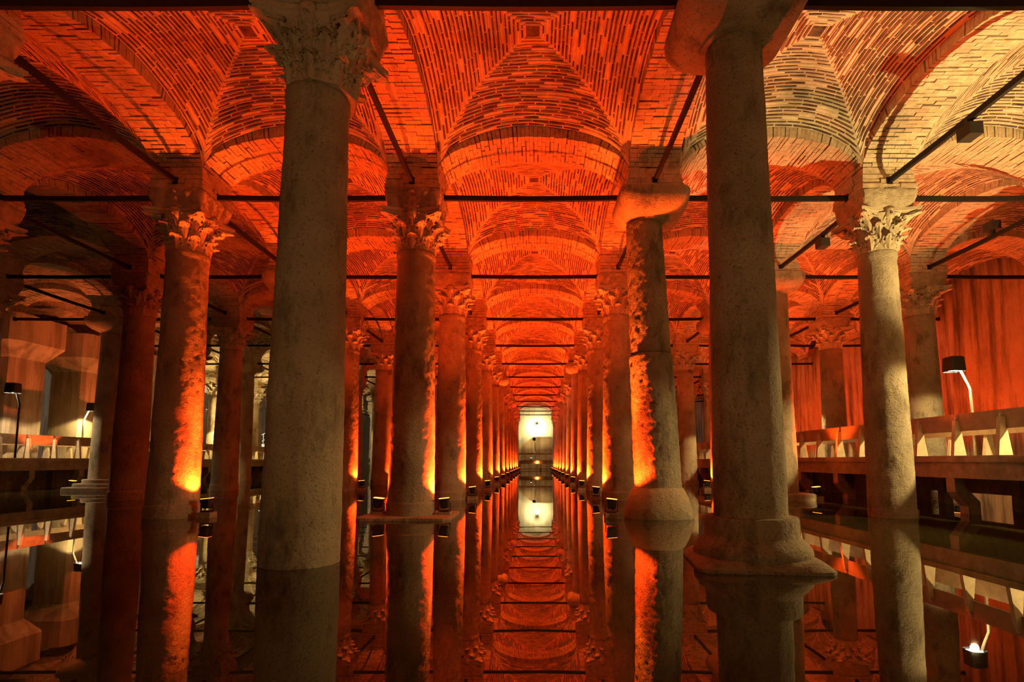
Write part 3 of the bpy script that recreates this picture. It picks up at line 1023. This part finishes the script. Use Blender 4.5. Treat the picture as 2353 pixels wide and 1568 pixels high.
# warm uplights standing on the walkways and pier heads that wash the vaults cream; left pair is added fill
def uplight(loc, label, energy, color, aim=(0, 0, 6), size=140):
    t = empty('uplight', loc); tag(t, label, 'floodlight', 'cream uplights')
    inst('base_block', FL[0], t); inst('bracket', FL[1], t)
    h = inst('housing', FL[2], t, (0, 0, 0.16))
    mb = MB(); mb.rings([sq_ring(0.095, 0.0, 6, 24), sq_ring(0.095, 0.006, 6, 24)]); mb.build('lens', LENS_WHITE, h, (0, 0, 0.101))
    spot('uplight_beam', t, (0, 0, 0.29), aim, energy, color, size, 0.5, 0.05)
uplight((9.4, 7.0, 1.2), 'cream uplight on the near end of the red-wall walkway', 3400, CREAM, (-0.8, 1.8, 6.2), 94)
t = empty('wall_lamp', (-28.0, 50.6, 5.2)); tag(t, 'white lamp lighting the distant stair', 'lamp')
mb = MB(); mb.rings([sq_ring(0.12, -0.1, 5, 20), sq_ring(0.16, 0.1, 5, 20)]); mb.build('housing', LAMP_BLACK, t)
mb = MB(); mb.tube([(0, 0, 0.1), (0, 0, 3.0)], 0.02); mb.build('drop_pipe', LAMP_BLACK, t)
mb = MB(); mb.rings([sq_ring(0.11, -0.12, 5, 20), sq_ring(0.11, -0.105, 5, 20)]); mb.build('lens', LENS_WHITE, t)
point('wall_lamp_glow', t, (0, 0, -0.3), 1500, (1.0, 0.93, 0.8), 0.12)
uplight((-19.6, 33.5, 1.2), 'added cream uplight on the left walkway beyond the clad piers', 2500, CREAM, (4, 2, 6))  # this and the next are fill added to turn the far-left vaults yellow
uplight((-19.6, 42.0, 1.2), 'farthest added cream uplight on the left walkway', 3500, CREAM, (4, 2, 6))
uplight((-0.6, 66.4, 1.2), 'cream uplight on the distant cross walkway', 900, CREAM, (0, 1.0, 6))

# bright lamp on the end wall and the small orange one under the far walkway
t = empty('wall_lamp', (0.1, FAR_Y - 0.25, 5.7)); tag(t, 'dazzling white lamp high on the cream end wall', 'lamp')
mb = MB(); mb.rings([sq_ring(0.12, -0.1, 5, 20), sq_ring(0.16, 0.1, 5, 20)]); mb.build('housing', LAMP_BLACK, t)
mb = MB(); mb.rings([sq_ring(0.11, -0.12, 5, 20), sq_ring(0.11, -0.105, 5, 20)]); mb.build('lens', LENS_WHITE, t)
point('wall_lamp_glow', t, (0, -0.35, -0.2), 750, (1.0, 0.86, 0.5), 0.15)
t = empty('beam_lamp', (0.12, 65.4, 0.95)); tag(t, 'small orange lamp glowing under the distant cross walkway', 'lamp')
mb = MB(); mb.lathe([(0.02, -0.1), (0.1, -0.06), (0.12, 0), (0.1, 0.06), (0.02, 0.1)], 16); mb.build('globe', mat_emit('orange_globe', (1, 0.35, 0.05), 60), t, smooth=True)
mb = MB(); mb.box((-0.03, 0, -0.02), (0.03, 0.12, 0.02)); mb.build('arm', LAMP_BLACK, t)

# walkway behind the viewer, with two fill lights added to brighten the front columns
t = empty('walkway', (0, -1.0, 0)); tag(t, 'walkway behind the viewpoint', 'walkway')
part_box('deck', (-9, -2.2, 0.9), (9, -0.2, 1.0), CONCRETE, t)
for k in (-8, -4, 0, 4, 8): part_box('support', (k - 0.12, -0.6, -0.7), (k + 0.12, -0.35, 0.9), CONCRETE, t)
uplight((-3.2, -2.2, 1.0), 'added amber-white fill light behind the viewpoint, towards the left columns', 340, (1.0, 0.48, 0.16), (1.0, 9, 8.0), 124)
uplight((5.2, -2.2, 1.0), 'added amber-white fill light behind the viewpoint, towards the right columns', 340, (1.0, 0.48, 0.16), (-2.5, 9, 8.0), 124)
